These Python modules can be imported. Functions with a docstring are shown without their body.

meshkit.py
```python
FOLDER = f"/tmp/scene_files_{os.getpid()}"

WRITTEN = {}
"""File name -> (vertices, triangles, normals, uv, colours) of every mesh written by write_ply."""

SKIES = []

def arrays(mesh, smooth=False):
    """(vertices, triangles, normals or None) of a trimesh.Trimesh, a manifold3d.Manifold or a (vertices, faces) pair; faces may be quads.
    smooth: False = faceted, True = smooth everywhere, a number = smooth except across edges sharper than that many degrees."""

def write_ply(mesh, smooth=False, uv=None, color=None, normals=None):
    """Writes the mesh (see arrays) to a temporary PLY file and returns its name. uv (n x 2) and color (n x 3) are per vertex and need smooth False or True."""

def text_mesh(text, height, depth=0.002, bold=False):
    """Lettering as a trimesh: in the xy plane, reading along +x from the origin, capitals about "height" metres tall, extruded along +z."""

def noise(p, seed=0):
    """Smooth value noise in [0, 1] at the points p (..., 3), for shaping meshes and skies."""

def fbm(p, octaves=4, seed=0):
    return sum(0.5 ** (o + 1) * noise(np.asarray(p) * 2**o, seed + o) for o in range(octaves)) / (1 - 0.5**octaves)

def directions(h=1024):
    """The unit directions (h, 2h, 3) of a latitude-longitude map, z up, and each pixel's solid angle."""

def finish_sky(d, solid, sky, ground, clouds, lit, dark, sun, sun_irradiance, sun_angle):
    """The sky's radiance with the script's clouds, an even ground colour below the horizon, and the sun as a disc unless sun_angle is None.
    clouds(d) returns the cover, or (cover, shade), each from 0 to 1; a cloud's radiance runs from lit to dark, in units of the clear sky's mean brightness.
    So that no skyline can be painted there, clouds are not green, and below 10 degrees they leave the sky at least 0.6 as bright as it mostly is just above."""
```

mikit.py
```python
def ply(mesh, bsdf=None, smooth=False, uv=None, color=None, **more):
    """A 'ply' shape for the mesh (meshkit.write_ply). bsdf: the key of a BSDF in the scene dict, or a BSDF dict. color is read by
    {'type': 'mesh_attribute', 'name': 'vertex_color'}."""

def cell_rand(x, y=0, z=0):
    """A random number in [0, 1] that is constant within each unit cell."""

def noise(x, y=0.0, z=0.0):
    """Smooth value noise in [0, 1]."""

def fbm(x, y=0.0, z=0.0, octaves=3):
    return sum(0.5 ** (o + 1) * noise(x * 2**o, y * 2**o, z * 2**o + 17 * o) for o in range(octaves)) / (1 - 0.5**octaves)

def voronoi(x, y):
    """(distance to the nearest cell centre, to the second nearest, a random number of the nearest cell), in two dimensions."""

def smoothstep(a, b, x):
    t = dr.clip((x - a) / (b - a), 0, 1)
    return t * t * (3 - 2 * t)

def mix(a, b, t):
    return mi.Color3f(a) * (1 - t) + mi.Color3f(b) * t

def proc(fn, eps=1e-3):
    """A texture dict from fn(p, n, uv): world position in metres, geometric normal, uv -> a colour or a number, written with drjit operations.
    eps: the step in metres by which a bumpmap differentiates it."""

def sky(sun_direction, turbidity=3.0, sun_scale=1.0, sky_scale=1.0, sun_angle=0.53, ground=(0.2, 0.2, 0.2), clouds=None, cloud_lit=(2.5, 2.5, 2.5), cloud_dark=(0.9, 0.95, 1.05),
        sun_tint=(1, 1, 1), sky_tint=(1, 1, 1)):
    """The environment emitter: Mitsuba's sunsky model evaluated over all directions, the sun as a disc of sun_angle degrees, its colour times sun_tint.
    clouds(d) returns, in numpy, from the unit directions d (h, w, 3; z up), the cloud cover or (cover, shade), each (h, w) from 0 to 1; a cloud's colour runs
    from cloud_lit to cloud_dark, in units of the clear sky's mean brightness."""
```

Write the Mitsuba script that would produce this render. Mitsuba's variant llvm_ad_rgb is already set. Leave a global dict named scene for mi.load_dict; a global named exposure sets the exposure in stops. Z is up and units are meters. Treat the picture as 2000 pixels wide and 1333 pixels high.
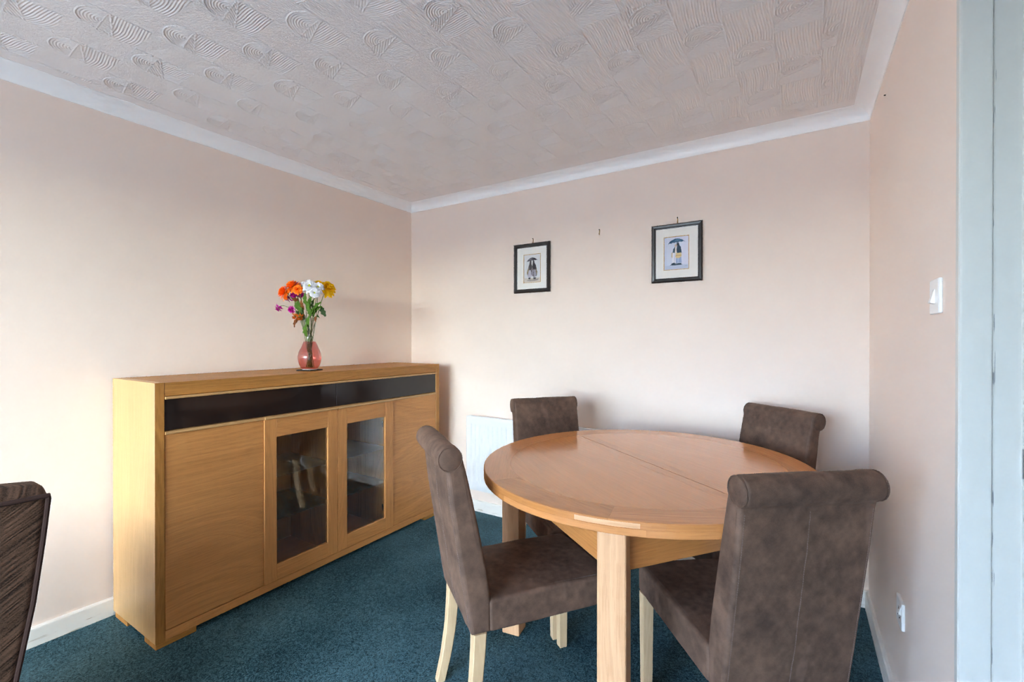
import math, random
import numpy as np
import drjit as dr
import mitsuba as mi
import trimesh
import manifold3d as m3
import mapbox_earcut as earcut
from shapely.geometry import Polygon, LineString, Point, box as sbox
from shapely import affinity
import meshkit, mikit
from mikit import noise, fbm, cell_rand, smoothstep, mix, proc

T = mi.ScalarTransform4f
PI = math.pi
scene, labels = {}, {}

# ------------------------------------------------------------------ camera, sky, exposure
F_PX, YAW, PITCH, CAM = 888.44, 0.5613, -0.0037, (2.7151, -2.7515, 1.287)
_fw = (-math.sin(YAW) * math.cos(PITCH), math.cos(YAW) * math.cos(PITCH), math.sin(PITCH))
scene['camera'] = {'type': 'perspective', 'fov_axis': 'x', 'fov': 2 * math.degrees(math.atan(1000 / F_PX)), 'near_clip': 0.02, 'far_clip': 100.0,
                   'to_world': T().look_at(origin=list(CAM), target=[c + f for c, f in zip(CAM, _fw)], up=[0, 0, 1])}
scene['sky'] = mikit.sky((0.45, -1.0, 0.46), turbidity=3.0, sun_scale=0.0, sky_scale=20.0, ground=(1.0, 0.76, 0.52), sky_tint=(0.80, 0.925, 1.22))
exposure = 2.45

# ------------------------------------------------------------------ room dimensions
W, H, YR = 3.004, 2.40, -5.30          # right wall x, ceiling z, rear wall y (left wall x = 0, back wall y = 0)
WX0, WX1, WZ0, WZ1 = 0.32, 2.62, 0.06, 2.14   # patio opening in the rear wall
DY0, DY1, DZ = -2.24, -1.43, 2.06       # doorway in the right wall


# ------------------------------------------------------------------ helpers
def srgb(r, g, b):
    return [((c / 255 + 0.055) / 1.055) ** 2.4 if c > 10 else c / 255 / 12.92 for c in (r, g, b)]


def C3(c):
    return mi.Color3f(*[float(v) for v in c])


def numbered(key):
    if key not in scene and key not in labels and not any(k.startswith(key + '__') for k in scene):
        return key
    i = 1
    while True:
        k = f'{key}_{i:03d}'
        if k not in scene and k not in labels and not any(q.startswith(k + '__') for q in scene):
            return k
        i += 1


def thing(name, label, cat, group=None):
    k = numbered(name)
    labels[k] = {'label': label, 'category': cat}
    if group:
        labels[k]['group'] = group
    return k


def obj(name, mesh, bsdf, parent=None, smooth=False, uv=None, color=None, label=None, kind=None):
    key = (parent + '__' if parent else '') + name
    k, i = key, 0
    while k in scene:
        i += 1
        k = f'{key}_{i:03d}'
    scene[k] = mesh if isinstance(mesh, dict) else mikit.ply(mesh, bsdf, smooth=smooth, uv=uv, color=color)
    if label or kind:
        labels.setdefault(k, {})
        if label:
            labels[k]['label'] = label
        if kind:
            labels[k]['kind'] = kind
    return k


def single(name, mesh, bsdf, label, cat, group=None, smooth=False):
    k = numbered(name)
    scene[k] = mikit.ply(mesh, bsdf, smooth=smooth)
    labels[k] = {'label': label, 'category': cat}
    if group:
        labels[k]['group'] = group
    return k


def struct(name, mesh, bsdf, label, smooth=False):
    scene[name] = mikit.ply(mesh, bsdf, smooth=smooth)
    labels[name] = {'kind': 'structure', 'label': label}


def cat(*ms):
    return trimesh.util.concatenate(list(ms))


def hull(pts):
    return trimesh.convex.convex_hull(np.asarray(pts, float))


def bx(x0, x1, y0, y1, z0, z1, ch=0.0015):
    """A box with chamfered edges."""
    if ch <= 0:
        m = trimesh.creation.box((x1 - x0, y1 - y0, z1 - z0))
        m.apply_translation(((x0 + x1) / 2, (y0 + y1) / 2, (z0 + z1) / 2))
        return m
    c = min(ch, (x1 - x0) / 3, (y1 - y0) / 3, (z1 - z0) / 3)
    pts = []
    for sx in (0, 1):
        for sy in (0, 1):
            for sz in (0, 1):
                a = np.array([(x0, x1)[sx], (y0, y1)[sy], (z0, z1)[sz]])
                d = np.array([(1, -1)[sx], (1, -1)[sy], (1, -1)[sz]]) * c
                for k in range(3):
                    q = a + d
                    q[k] = a[k]
                    pts.append(q)
    return hull(pts)


def xf(mesh, rot=0.0, loc=(0, 0, 0)):
    m = mesh.copy()
    m.apply_transform(trimesh.transformations.rotation_matrix(rot, [0, 0, 1]))
    m.apply_translation(loc)
    return m


def cap(poly2):
    return np.asarray(earcut.triangulate_float64(np.asarray(poly2, float), np.array([len(poly2)], dtype=np.uint32))).reshape(-1, 3)


def grid_faces(nu, nv, wrap_v=False):
    f = []
    for i in range(nu - 1):
        for j in range(nv if wrap_v else nv - 1):
            a, b = i * nv + j, i * nv + (j + 1) % nv
            f += [(a, b, b + nv), (a, b + nv, a + nv)]
    return np.array(f)


def fixed(v, f):
    m = trimesh.Trimesh(np.asarray(v, float), np.asarray(f), process=False)
    if m.is_watertight and m.volume < 0:
        m.invert()
    return m


def resample(pts, step):
    """A closed polyline resampled evenly; pts counter-clockwise."""
    ring = LineString(list(map(tuple, pts)) + [tuple(pts[0])])
    n = max(8, int(ring.length / step))
    return np.array([ring.interpolate(i / n, normalized=True).coords[0] for i in range(n)])


def rounded(poly, r_out, r_in=0.0, step=0.006):
    p = Polygon(poly)
    p = p.buffer(-r_out).buffer(r_out, quad_segs=12)
    if r_in:
        p = p.buffer(r_in, quad_segs=12).buffer(-r_in, quad_segs=12)
    c = np.array(p.exterior.coords)[:-1]
    if Polygon(c).exterior.is_ccw is False:
        c = c[::-1]
    return resample(c, step)


def loft(P, hw, r, mids=6, bulge=None):
    """The closed profile P (y, z) drawn out along x to +-hw (a number or one per vertex), its ends rounded by r."""
    P = np.asarray(P, float)
    hw = np.broadcast_to(np.asarray(hw, float), len(P))
    e = np.roll(P, -1, 0) - np.roll(P, 1, 0)
    n = np.stack([e[:, 1], -e[:, 0]], 1)
    n /= np.linalg.norm(n, axis=1, keepdims=True) + 1e-12
    rows = []
    def row(sign, inset_x, d, t):
        q = P - n * d
        if bulge is not None:
            q = q + n * bulge(P, t)[:, None]
        rows.append(np.column_stack([sign * (hw - inset_x), q]))
    for a in np.linspace(0, PI / 2, 6):
        row(-1, r * (1 - math.cos(a)), r * (1 - math.sin(a)), -1)
    for t in np.linspace(-1, 1, mids + 2)[1:-1]:
        q = P if bulge is None else P + n * bulge(P, t)[:, None]
        rows.append(np.column_stack([t * (hw - r), q]))
    for a in np.linspace(PI / 2, 0, 6):
        row(1, r * (1 - math.cos(a)), r * (1 - math.sin(a)), 1)
    N = len(P)
    v = np.vstack(rows)
    f = grid_faces(len(rows), N, True)
    c0 = cap(rows[0][:, 1:])
    c1 = c0[:, ::-1] + (len(rows) - 1) * N
    m = trimesh.Trimesh(v, np.vstack([f, c0, c1]), process=False)
    trimesh.repair.fix_normals(m)
    return m


def tube(pts, radii, sides=8):
    """A tube along pts with rounded-off ends."""
    pts = np.asarray(pts, float)
    radii = np.broadcast_to(np.asarray(radii, float), len(pts))
    tg = np.gradient(pts, axis=0)
    tg /= np.linalg.norm(tg, axis=1, keepdims=True) + 1e-12
    u = np.cross(tg[0], [0.31, 0.2, 0.93])
    u /= np.linalg.norm(u)
    rows = []
    for p, t, r in zip(pts, tg, radii):
        u = u - t * (u @ t)
        u /= np.linalg.norm(u)
        w = np.cross(t, u)
        a = np.arange(sides) * 2 * PI / sides
        rows.append(p + r * (np.cos(a)[:, None] * u + np.sin(a)[:, None] * w))
    v = np.vstack(rows + [pts[:1], pts[-1:]])
    f = list(grid_faces(len(pts), sides, True))
    n0, n1 = len(v) - 2, len(v) - 1
    b = (len(pts) - 1) * sides
    for j in range(sides):
        k = (j + 1) % sides
        f += [(n0, k, j), (n1, b + j, b + k)]
    m = trimesh.Trimesh(v, np.array(f), process=False)
    trimesh.repair.fix_normals(m)
    return m


def lathe(profile, n=48, closed=True):
    """profile: (r, z) rows from bottom to top, starting and ending on the axis for a closed body."""
    P = np.asarray(profile, float)
    a = np.arange(n) * 2 * PI / n
    v = np.stack([P[:, 0][:, None] * np.cos(a), P[:, 0][:, None] * np.sin(a), np.repeat(P[:, 1][:, None], n, 1)], -1).reshape(-1, 3)
    m = trimesh.Trimesh(v, grid_faces(len(P), n, True), process=False)
    m.merge_vertices(digits_vertex=7)
    m.update_faces(m.nondegenerate_faces())
    trimesh.repair.fix_normals(m)
    return m


def bez(a, b, c, n=10):
    a, b, c = map(np.asarray, (a, b, c))
    t = np.linspace(0, 1, n)[:, None]
    return (1 - t) ** 2 * a + 2 * t * (1 - t) * b + t ** 2 * c


_off = [0]


def grain(mesh, axis, keep=None):
    """(mesh with unmerged faces, uv): u runs along the grain, v across it, both in metres. axis: a unit vector."""
    m = mesh.copy()
    m.unmerge_vertices()
    ax = np.asarray(axis, float)
    ax = ax / np.linalg.norm(ax)
    h = np.array([0, 0, 1.0]) if abs(ax[2]) < 0.9 else np.array([1.0, 0, 0])
    s = np.cross(ax, h)
    s /= np.linalg.norm(s)
    t = np.cross(ax, s)
    v = m.vertices
    fn = np.repeat(m.face_normals, 3, 0)
    ns, nt = np.abs(fn @ s), np.abs(fn @ t)
    _off[0] += 1
    o = _off[0] * 1.37
    across = np.where(ns > nt, v @ t + 0.31, v @ s) + o
    return m, np.column_stack([v @ ax + o * 2.1, across])


def wood(name, mesh, bsdf, parent, axis, **kw):
    m, uv = grain(mesh, axis)
    return obj(name, m, bsdf, parent, uv=uv, **kw)


# ------------------------------------------------------------------ materials
def mat(name, d):
    scene[name] = d
    return name


def principled(base, rough=0.5, spec=0.5, **kw):
    b = base if isinstance(base, dict) else {'type': 'rgb', 'value': list(base)}
    r = rough if isinstance(rough, dict) else float(rough)
    return {'type': 'twosided', 'bsdf': {'type': 'principled', 'base_color': b, 'roughness': r, 'specular': spec, **kw}}


def bumped(base, fn, height, eps=1e-3):
    inner = base['bsdf'] if base.get('type') == 'twosided' else base
    return {'type': 'twosided', 'bsdf': {'type': 'bumpmap', 'arbitrary': proc(fn, eps), 'scale': height, 'bsdf': inner}}


def oak(light, dark, contrast=1.0, rings=1.0):
    lo, hi = srgb(*dark), srgb(*light)

    def fn(p, n, uv):
        g, c = uv.x, uv.y
        warp = fbm(g * 1.3, c * 5.0, 3.0, octaves=2) * 1.6
        ring = noise(warp * 9.0 * rings + c * 26.0, g * 0.35)
        pore = smoothstep(0.52, 0.8, noise(g * 28.0, c * 620.0))
        fine = noise(g * 6.0, c * 260.0)
        t = 0.50 + contrast * (0.26 * (ring - 0.5) + 0.34 * (noise(c * 130.0 + warp * 24.0, g * 1.1) - 0.5) + 0.26 * (fine - 0.5) - 0.20 * pore + 0.30 * (fbm(g * 0.9, c * 3.0, 7.0, octaves=2) - 0.5))
        return mix(C3(lo), C3(hi), dr.clip(t, 0, 1))
    return proc(fn)


mat('mat_oak_cabinet', principled(oak((212, 151, 90), (172, 113, 61), 0.8), 0.40, 0.4))
mat('mat_oak_side', principled(oak((200, 158, 108), (170, 128, 80), 0.7), 0.36, 0.6))  # paler oak: the window sheen on the end panels is put into this colour
mat('mat_oak_edge', principled(oak((188, 132, 68), (142, 92, 40)), 0.45, 0.4))
mat('mat_oak_table', principled(oak((214, 145, 82), (182, 114, 56), 0.5), 0.16, 0.8, clearcoat=0.8, clearcoat_gloss=0.92))
mat('mat_oak_ring', principled(oak((218, 152, 94), (180, 115, 64), 0.75, 1.3), 0.18, 0.5, clearcoat=0.5, clearcoat_gloss=0.9))
mat('mat_oak_ring_deep', principled(oak((208, 142, 82), (168, 105, 54), 0.75, 1.2), 0.18, 0.5, clearcoat=0.5, clearcoat_gloss=0.9))
mat('mat_oak_pale', principled(oak((230, 186, 144), (200, 148, 106), 0.9, 1.6), 0.38, 0.4))
mat('mat_beech', principled(oak((222, 194, 156), (192, 158, 116), 0.6), 0.45, 0.4))
mat('mat_dark_joint', principled(srgb(58, 38, 22), 0.8, 0.1))


def wallpaint(c, mott=0.02):
    col = C3(srgb(*c))

    def fn(p, n, uv):
        return col * (1.0 - mott + 2 * mott * fbm(p.x * 2.2 + 1.7, p.y * 2.2, p.z * 2.2, octaves=2))
    return proc(fn)


def peel(p, n, uv):
    return noise(p.x * 260, p.y * 260, p.z * 260) + 0.7 * noise(p.x * 90, p.y * 90, p.z * 90)


mat('mat_wall', bumped(principled(wallpaint((232, 215, 202)), 0.55, 0.3), peel, 0.00016, 8e-4))
mat('mat_white', principled(srgb(243, 242, 240), 0.35, 0.45))


def jamb_fn(p, n, uv):
    chip = smoothstep(0.66, 0.74, fbm(p.z * 24, p.x * 300, 2.0, octaves=2)) * (1 - smoothstep(0.0015, 0.004, dr.abs(p.x - 3.0575)))
    return mix(C3(srgb(208, 207, 200)), C3(srgb(120, 122, 126)), chip * 0.8)


mat('mat_jamb', principled(proc(jamb_fn), 0.35, 0.45))


def skirt_fn(p, n, uv):
    scuff = smoothstep(0.60, 0.80, fbm(p.x * 14, p.y * 14, p.z * 70, octaves=3)) * (1 - smoothstep(0.02, 0.06, p.z))
    return mix(C3(srgb(234, 230, 222)), C3(srgb(168, 150, 122)), scuff * 0.8)


mat('mat_skirting', principled(proc(skirt_fn), 0.4, 0.4))


def carpet_fn(p, n, uv):
    f = noise(p.x * 420, p.y * 420)
    g = noise(p.x * 160 + 9, p.y * 160)
    big = fbm(p.x * 3.1, p.y * 3.1, 1.0, octaves=3)
    c = mix(C3(srgb(14, 40, 48)), C3(srgb(94, 132, 142)), dr.clip(-0.10 + 0.78 * f + 0.4 * (g - 0.5) + 0.55 * (big - 0.5), 0, 1))
    return c


def carpet_h(p, n, uv):
    return noise(p.x * 330, p.y * 330) + 0.6 * noise(p.x * 140, p.y * 140)


mat('mat_carpet', bumped(principled(proc(carpet_fn), 0.9, 0.2, sheen=0.6, sheen_tint=0.6), carpet_h, 0.0022, 1.2e-3))

# artex ceiling: a basket weave of combed blocks, each with a fan at its near end
CU, CV, CS = 0.1475, 0.2, 0.0088


def hash01(*k):
    h = np.zeros(np.broadcast(*k).shape, np.uint64)
    for m_, v_ in zip((374761393, 668265263, 2147483647), k):
        h = h + (np.asarray(v_, np.int64) + 1000000).astype(np.uint64) * np.uint64(m_)
    h = h & np.uint64(0xFFFFFFFF)
    h = ((h ^ (h >> np.uint64(13))) * np.uint64(1274126177)) & np.uint64(0xFFFFFFFF)
    return ((h ^ (h >> np.uint64(16))) & np.uint64(0xFFFFFF)).astype(float) / 16777215.0


def nstep(a, b, x):
    t = np.clip((x - a) / (b - a), 0, 1)
    return t * t * (3 - 2 * t)


def artex_h(px, py):
    """Depth of the combed plaster below the ceiling's plane, in units of the ridge height."""
    j = np.floor((py + 2.045) / CV)
    wob = 0.012 * (hash01(j, j * 0 + 5, j * 0) - 0.5)
    x = px - 0.137 + wob + CU * 100
    i = np.floor(x / CU)
    u, v = x / CU - i, (py + 2.045) - j * CV
    vis = (i + j) % 2 < 0.5
    r1, r2, r3 = (hash01(i, j, i * 0 + q) for q in (1, 2, 3))
    k = 2 * PI / CS

    def ridge(s):
        w = np.sin(s * k)
        return w + 0.22 * np.sin(2 * s * k + 0.7)
    along = ridge(u * CU + 0.005 * np.sin(v * 18 + r1 * 6))
    bow = (0.05 + 0.03 * r2) * np.maximum(0.5 - u, 0) ** 2 - 0.03 * r3 * np.maximum(u - 0.6, 0) ** 2
    across = ridge(v + 0.05 * (r1 - 0.5) * (u - 0.5) + bow)
    fx, fy = (u - 0.55) * CU, v - (0.079 + 0.006 * r2)
    rad = np.sqrt(fx ** 2 + (fy * (1.0 + 0.1 * r3)) ** 2)
    fan = ridge(rad * (1.0 + 0.15 * np.arctan2(fx, 0.02 - fy) * (r1 - 0.5)))
    wl = 0.080 + (0.050 + 0.014 * r3) * (1 - u)
    low = wl - 0.052 * (1 - u) ** 0.8 * (0.7 + 0.5 * r2)
    wedge = ridge(v * 0.80 + u * CU * (0.5 + 0.4 * r1))
    inw, inb, inf = (v <= wl) & (v > low) & (u < 0.97), v > wl, rad < 0.0745
    h = np.where(inb, across, np.where(inw, wedge, np.where(inf, fan, along)))
    g = lambda d_: np.exp(-(d_ / 0.0017) ** 2)
    edge = g((u - 0.988) * CU) * 2.2 + g(v - wl) * 1.8 + np.where(v < wl, g(rad - 0.0735) * 1.8, 0) + np.where((v < wl), g(v - low) * 1.2 * (u < 0.9), 0)
    h = np.where(vis, h * (0.8 + 0.45 * r3) + edge, along * 0.75)
    right, left, back = nstep(2.832, 2.838, px), 1 - nstep(0.115, 0.125, px), nstep(-0.135, -0.128, py)
    bord = ridge(px + 0.004 * np.sin(py * 9))
    h = h * (1 - right) + bord * 0.9 * right
    h = h * (1 - left) + 0.2 * bord * left
    h = h * (1 - back) + 0.3 * ridge(py) * back
    return h + 0.5 * (meshkit.noise(np.stack([px * 210, py * 210, px * 0], -1)) - 0.5)


mat('mat_ceiling', principled(srgb(230, 224, 220), 0.7, 0.2))


def suede(p, n, uv):
    a = fbm(p.x * 11 + 3, p.y * 11, p.z * 10, octaves=4)
    b = fbm(p.x * 60, p.y * 60 + 5, p.z * 40, octaves=3)
    s = noise(p.x * 800, p.y * 800, p.z * 800)
    t = dr.clip(0.45 + 1.05 * (a - 0.5) + 0.6 * (b - 0.5) + 0.3 * (s - 0.5), 0, 1)
    c = mix(C3(srgb(62, 47, 40)), C3(srgb(118, 91, 74)), t)
    return mix(c, C3(srgb(148, 118, 102)), smoothstep(0.62, 0.80, fbm(p.x * 22 + 8, p.y * 22, p.z * 7, octaves=3)) * 0.18)


mat('mat_suede', principled(proc(suede), 0.72, 0.35, sheen=0.9, sheen_tint=0.3))
mat('mat_stitch', principled(srgb(124, 108, 102), 0.8, 0.2))


def ribbed(p, n, uv):
    s = noise((p.z - 0.62 * p.y + 0.2 * p.x) * 270, p.y * 22)
    f = noise(p.x * 500, p.y * 500, p.z * 500)
    return mix(C3(srgb(40, 29, 24)), C3(srgb(112, 86, 70)), dr.clip(s * 0.8 + 0.5 * (f - 0.5), 0, 1))


def ribbed_h(p, n, uv):
    return noise((p.z - 0.62 * p.y + 0.2 * p.x) * 270, p.y * 22) + 0.4 * noise(p.x * 400, p.y * 400, p.z * 400)


mat('mat_chenille', bumped(principled(proc(ribbed), 0.85, 0.2, sheen=0.4), ribbed_h, 0.0012))
mat('mat_dark_piping', principled(srgb(58, 42, 38), 0.8, 0.2))
mat('mat_smoked_glass', principled(srgb(34, 27, 26), 0.06, 0.5))
mat('mat_clear_glass', {'type': 'thindielectric', 'specular_transmittance': {'type': 'rgb', 'value': [0.92, 0.93, 0.93]}})
mat('mat_shelf_glass', {'type': 'thindielectric', 'specular_transmittance': {'type': 'rgb', 'value': [0.86, 0.92, 0.91]}})
mat('mat_vase_glass', {'type': 'thindielectric', 'specular_transmittance': {'type': 'rgb', 'value': [0.88, 0.91, 0.89]}})
mat('mat_pink_water', {'type': 'thindielectric', 'int_ior': 1.2, 'specular_transmittance': {'type': 'rgb', 'value': [0.98, 0.52, 0.50]}})
mat('mat_radiator', principled(srgb(224, 224, 224), 0.3, 0.5))
mat('mat_plastic', principled(srgb(232, 231, 228), 0.3, 0.5))
mat('mat_slot', principled(srgb(22, 22, 24), 0.5, 0.3))
mat('mat_frame', principled(srgb(22, 17, 17), 0.28, 0.5, clearcoat=0.4))
mat('mat_mat', principled(srgb(232, 230, 224), 0.8, 0.2))
mat('mat_gold', principled(srgb(186, 150, 92), 0.4, 0.5))
mat('mat_print', principled({'type': 'mesh_attribute', 'name': 'vertex_color'}, 0.7, 0.2))
mat('mat_brass', principled(srgb(150, 118, 62), 0.35, 0.5, metallic=0.8))
mat('mat_black', principled(srgb(20, 20, 22), 0.35, 0.5))
mat('mat_steel', principled(srgb(170, 172, 176), 0.3, 0.5, metallic=0.9))
mat('mat_lime_wall', principled(srgb(224, 218, 208), 0.6, 0.3))

# ------------------------------------------------------------------ the room
TH = 0.12
struct('floor', cat(bx(-TH, W + TH, YR - TH, TH, -0.1, 0, 0), bx(W + TH, W + 1.3, -3.4, TH, -0.1, 0, 0)), 'mat_carpet', 'dark teal carpet with a speckled pile')
struct('ceiling', bx(-TH, W + TH, YR - TH, TH, H, H + 0.1, 0), 'mat_ceiling', 'white ceiling combed in swirls and basket weave blocks')
struct('wall_left', bx(-TH, 0, YR, 0, 0, H, 0), 'mat_wall', 'peach painted wall behind the sideboard')
struct('wall_back', bx(-TH, W + TH, 0, TH, 0, H, 0), 'mat_wall', 'cream painted wall with the two framed pictures')
struct('wall_right', cat(bx(W, W + TH, DY1 + 0.0245, 0, 0, H, 0), bx(W, W + TH, YR, DY0 - 0.0245, 0, H, 0), bx(W, W + TH, DY0 - 0.0245, DY1 + 0.0245, DZ, H, 0)), 'mat_wall', 'beige painted wall with the light switch')
struct('wall_rear', cat(bx(-TH, WX0, YR - TH, YR, 0, H, 0), bx(WX1, W + TH, YR - TH, YR, 0, H, 0), bx(WX0, WX1, YR - TH, YR, WZ1, H, 0), bx(WX0, WX1, YR - TH, YR, 0, WZ0, 0)), 'mat_lime_wall', 'wall with the patio window behind the camera')
# the combed plaster itself: ridges of about a millimetre, as relief over the part of the ceiling near the dining table
GS = 0.0022
gx, gy = np.arange(0.03, W - 0.03, GS), np.arange(-2.86, -0.03, GS)
GX, GY = np.meshgrid(gx, gy, indexing='ij')
need = GY > -2.75 + 0.62 * np.maximum(GX - 0.75, 0) - 0.11 * (GX < 0)
gz = H - 0.0036 - 0.00135 * artex_h(GX, GY)
gid = np.cumsum(need.ravel()) - 1
gid = np.where(need.ravel(), gid, -1).reshape(need.shape)
q4 = np.stack([gid[:-1, :-1], gid[:-1, 1:], gid[1:, 1:], gid[1:, :-1]], -1).reshape(-1, 4)
q4 = q4[(q4 >= 0).all(1)]
gv = np.column_stack([GX[need], GY[need], gz[need]])
obj('combed_plaster', (gv, np.vstack([q4[:, [0, 1, 2]], q4[:, [0, 2, 3]]])), 'mat_ceiling', 'ceiling', smooth=True)
# hall behind the doorway
struct('wall_hall', cat(bx(W + 1.2, W + 1.3, -3.28, -0.8, 0, H, 0), bx(W + TH, W + 1.2, -0.9, -0.8, 0, H, 0), bx(W + TH, W + 1.2, -3.28, -3.2, 0, H, 0), bx(W + TH, W + 1.3, -3.28, -0.8, H, H + 0.1, 0)), 'mat_lime_wall', 'plain walls of the hall beyond the doorway')

# patio window: white frame bars
fr = [bx(WX0, WX0 + 0.06, YR - 0.09, YR - 0.02, WZ0, WZ1), bx(WX1 - 0.06, WX1, YR - 0.09, YR - 0.02, WZ0, WZ1),
      bx(WX0 + 0.06, WX1 - 0.06, YR - 0.09, YR - 0.02, WZ1 - 0.06, WZ1), bx(WX0 + 0.06, WX1 - 0.06, YR - 0.09, YR - 0.02, WZ0, WZ0 + 0.06),
      bx((WX0 + WX1) / 2 - 0.04, (WX0 + WX1) / 2 + 0.04, YR - 0.09, YR - 0.02, WZ0 + 0.06, WZ1 - 0.06)]
struct('window_1', cat(*fr), 'mat_white', 'white frame of the patio window')

# coving: concave plaster cornice, mitred by giving every profile point its own run length
CO = 0.066
arc = [(0.004 + (CO - 0.012) * (1 - math.cos(t)), H - CO + 0.006 + (CO - 0.014) * math.sin(t)) for t in np.linspace(0, PI / 2, 14)]
prof = [(0.0, H), (0.0, H - CO), (0.004, H - CO)] + arc + [(CO - 0.004, H - 0.0065), (CO, H - 0.0045), (CO, H)]
prof = np.array(prof)


def run(prof, along, a0, a1, inward, m0, m1):
    """The profile (distance from the wall, z) drawn along an axis from a0 to a1; m0, m1 = 1 mitres that end by the distance."""
    rows = []
    for end, m, s in ((a0, m0, 1), (a1, m1, -1)):
        r = np.zeros((len(prof), 3))
        other = inward(prof[:, 0])
        pos = end + s * m * prof[:, 0]
        r[:, 2] = prof[:, 1]
        if along == 'y':
            r[:, 0], r[:, 1] = other, pos
        else:
            r[:, 0], r[:, 1] = pos, other
        rows.append(r)
    v = np.vstack(rows)
    c = cap(prof)
    m = trimesh.Trimesh(v, np.vstack([grid_faces(2, len(prof), True), c, c[:, ::-1] + len(prof)]), process=False)
    trimesh.repair.fix_normals(m)
    return m


struct('trim_1', run(prof, 'y', YR, 0, lambda d: d, 0, 1), 'mat_white', 'white concave coving above the left wall', 30)
struct('trim_2', run(prof, 'x', 0, W, lambda d: -d, 1, 1), 'mat_white', 'white concave coving above the back wall', 30)
struct('trim_3', run(prof, 'y', YR, 0, lambda d: W - d, 0, 1), 'mat_white', 'white concave coving above the right wall', 30)
BH = 0.082
bprof = np.array([(0, 0), (0.015, 0), (0.015, BH - 0.014), (0.013, BH - 0.006), (0.008, BH - 0.001), (0.0, BH)])
struct('baseboard_left', run(bprof, 'y', YR, 0, lambda d: d, 0, 1), 'mat_skirting', 'scuffed white skirting board below the left wall', 30)
struct('baseboard_back', run(bprof, 'x', 0, W, lambda d: -d, 1, 1), 'mat_skirting', 'white skirting board below the back wall', 30)
struct('baseboard_right', run(bprof, 'y', DY1 + 0.002, 0, lambda d: W - d, 0, 1), 'mat_skirting', 'white skirting board below the right wall', 30)

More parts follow.
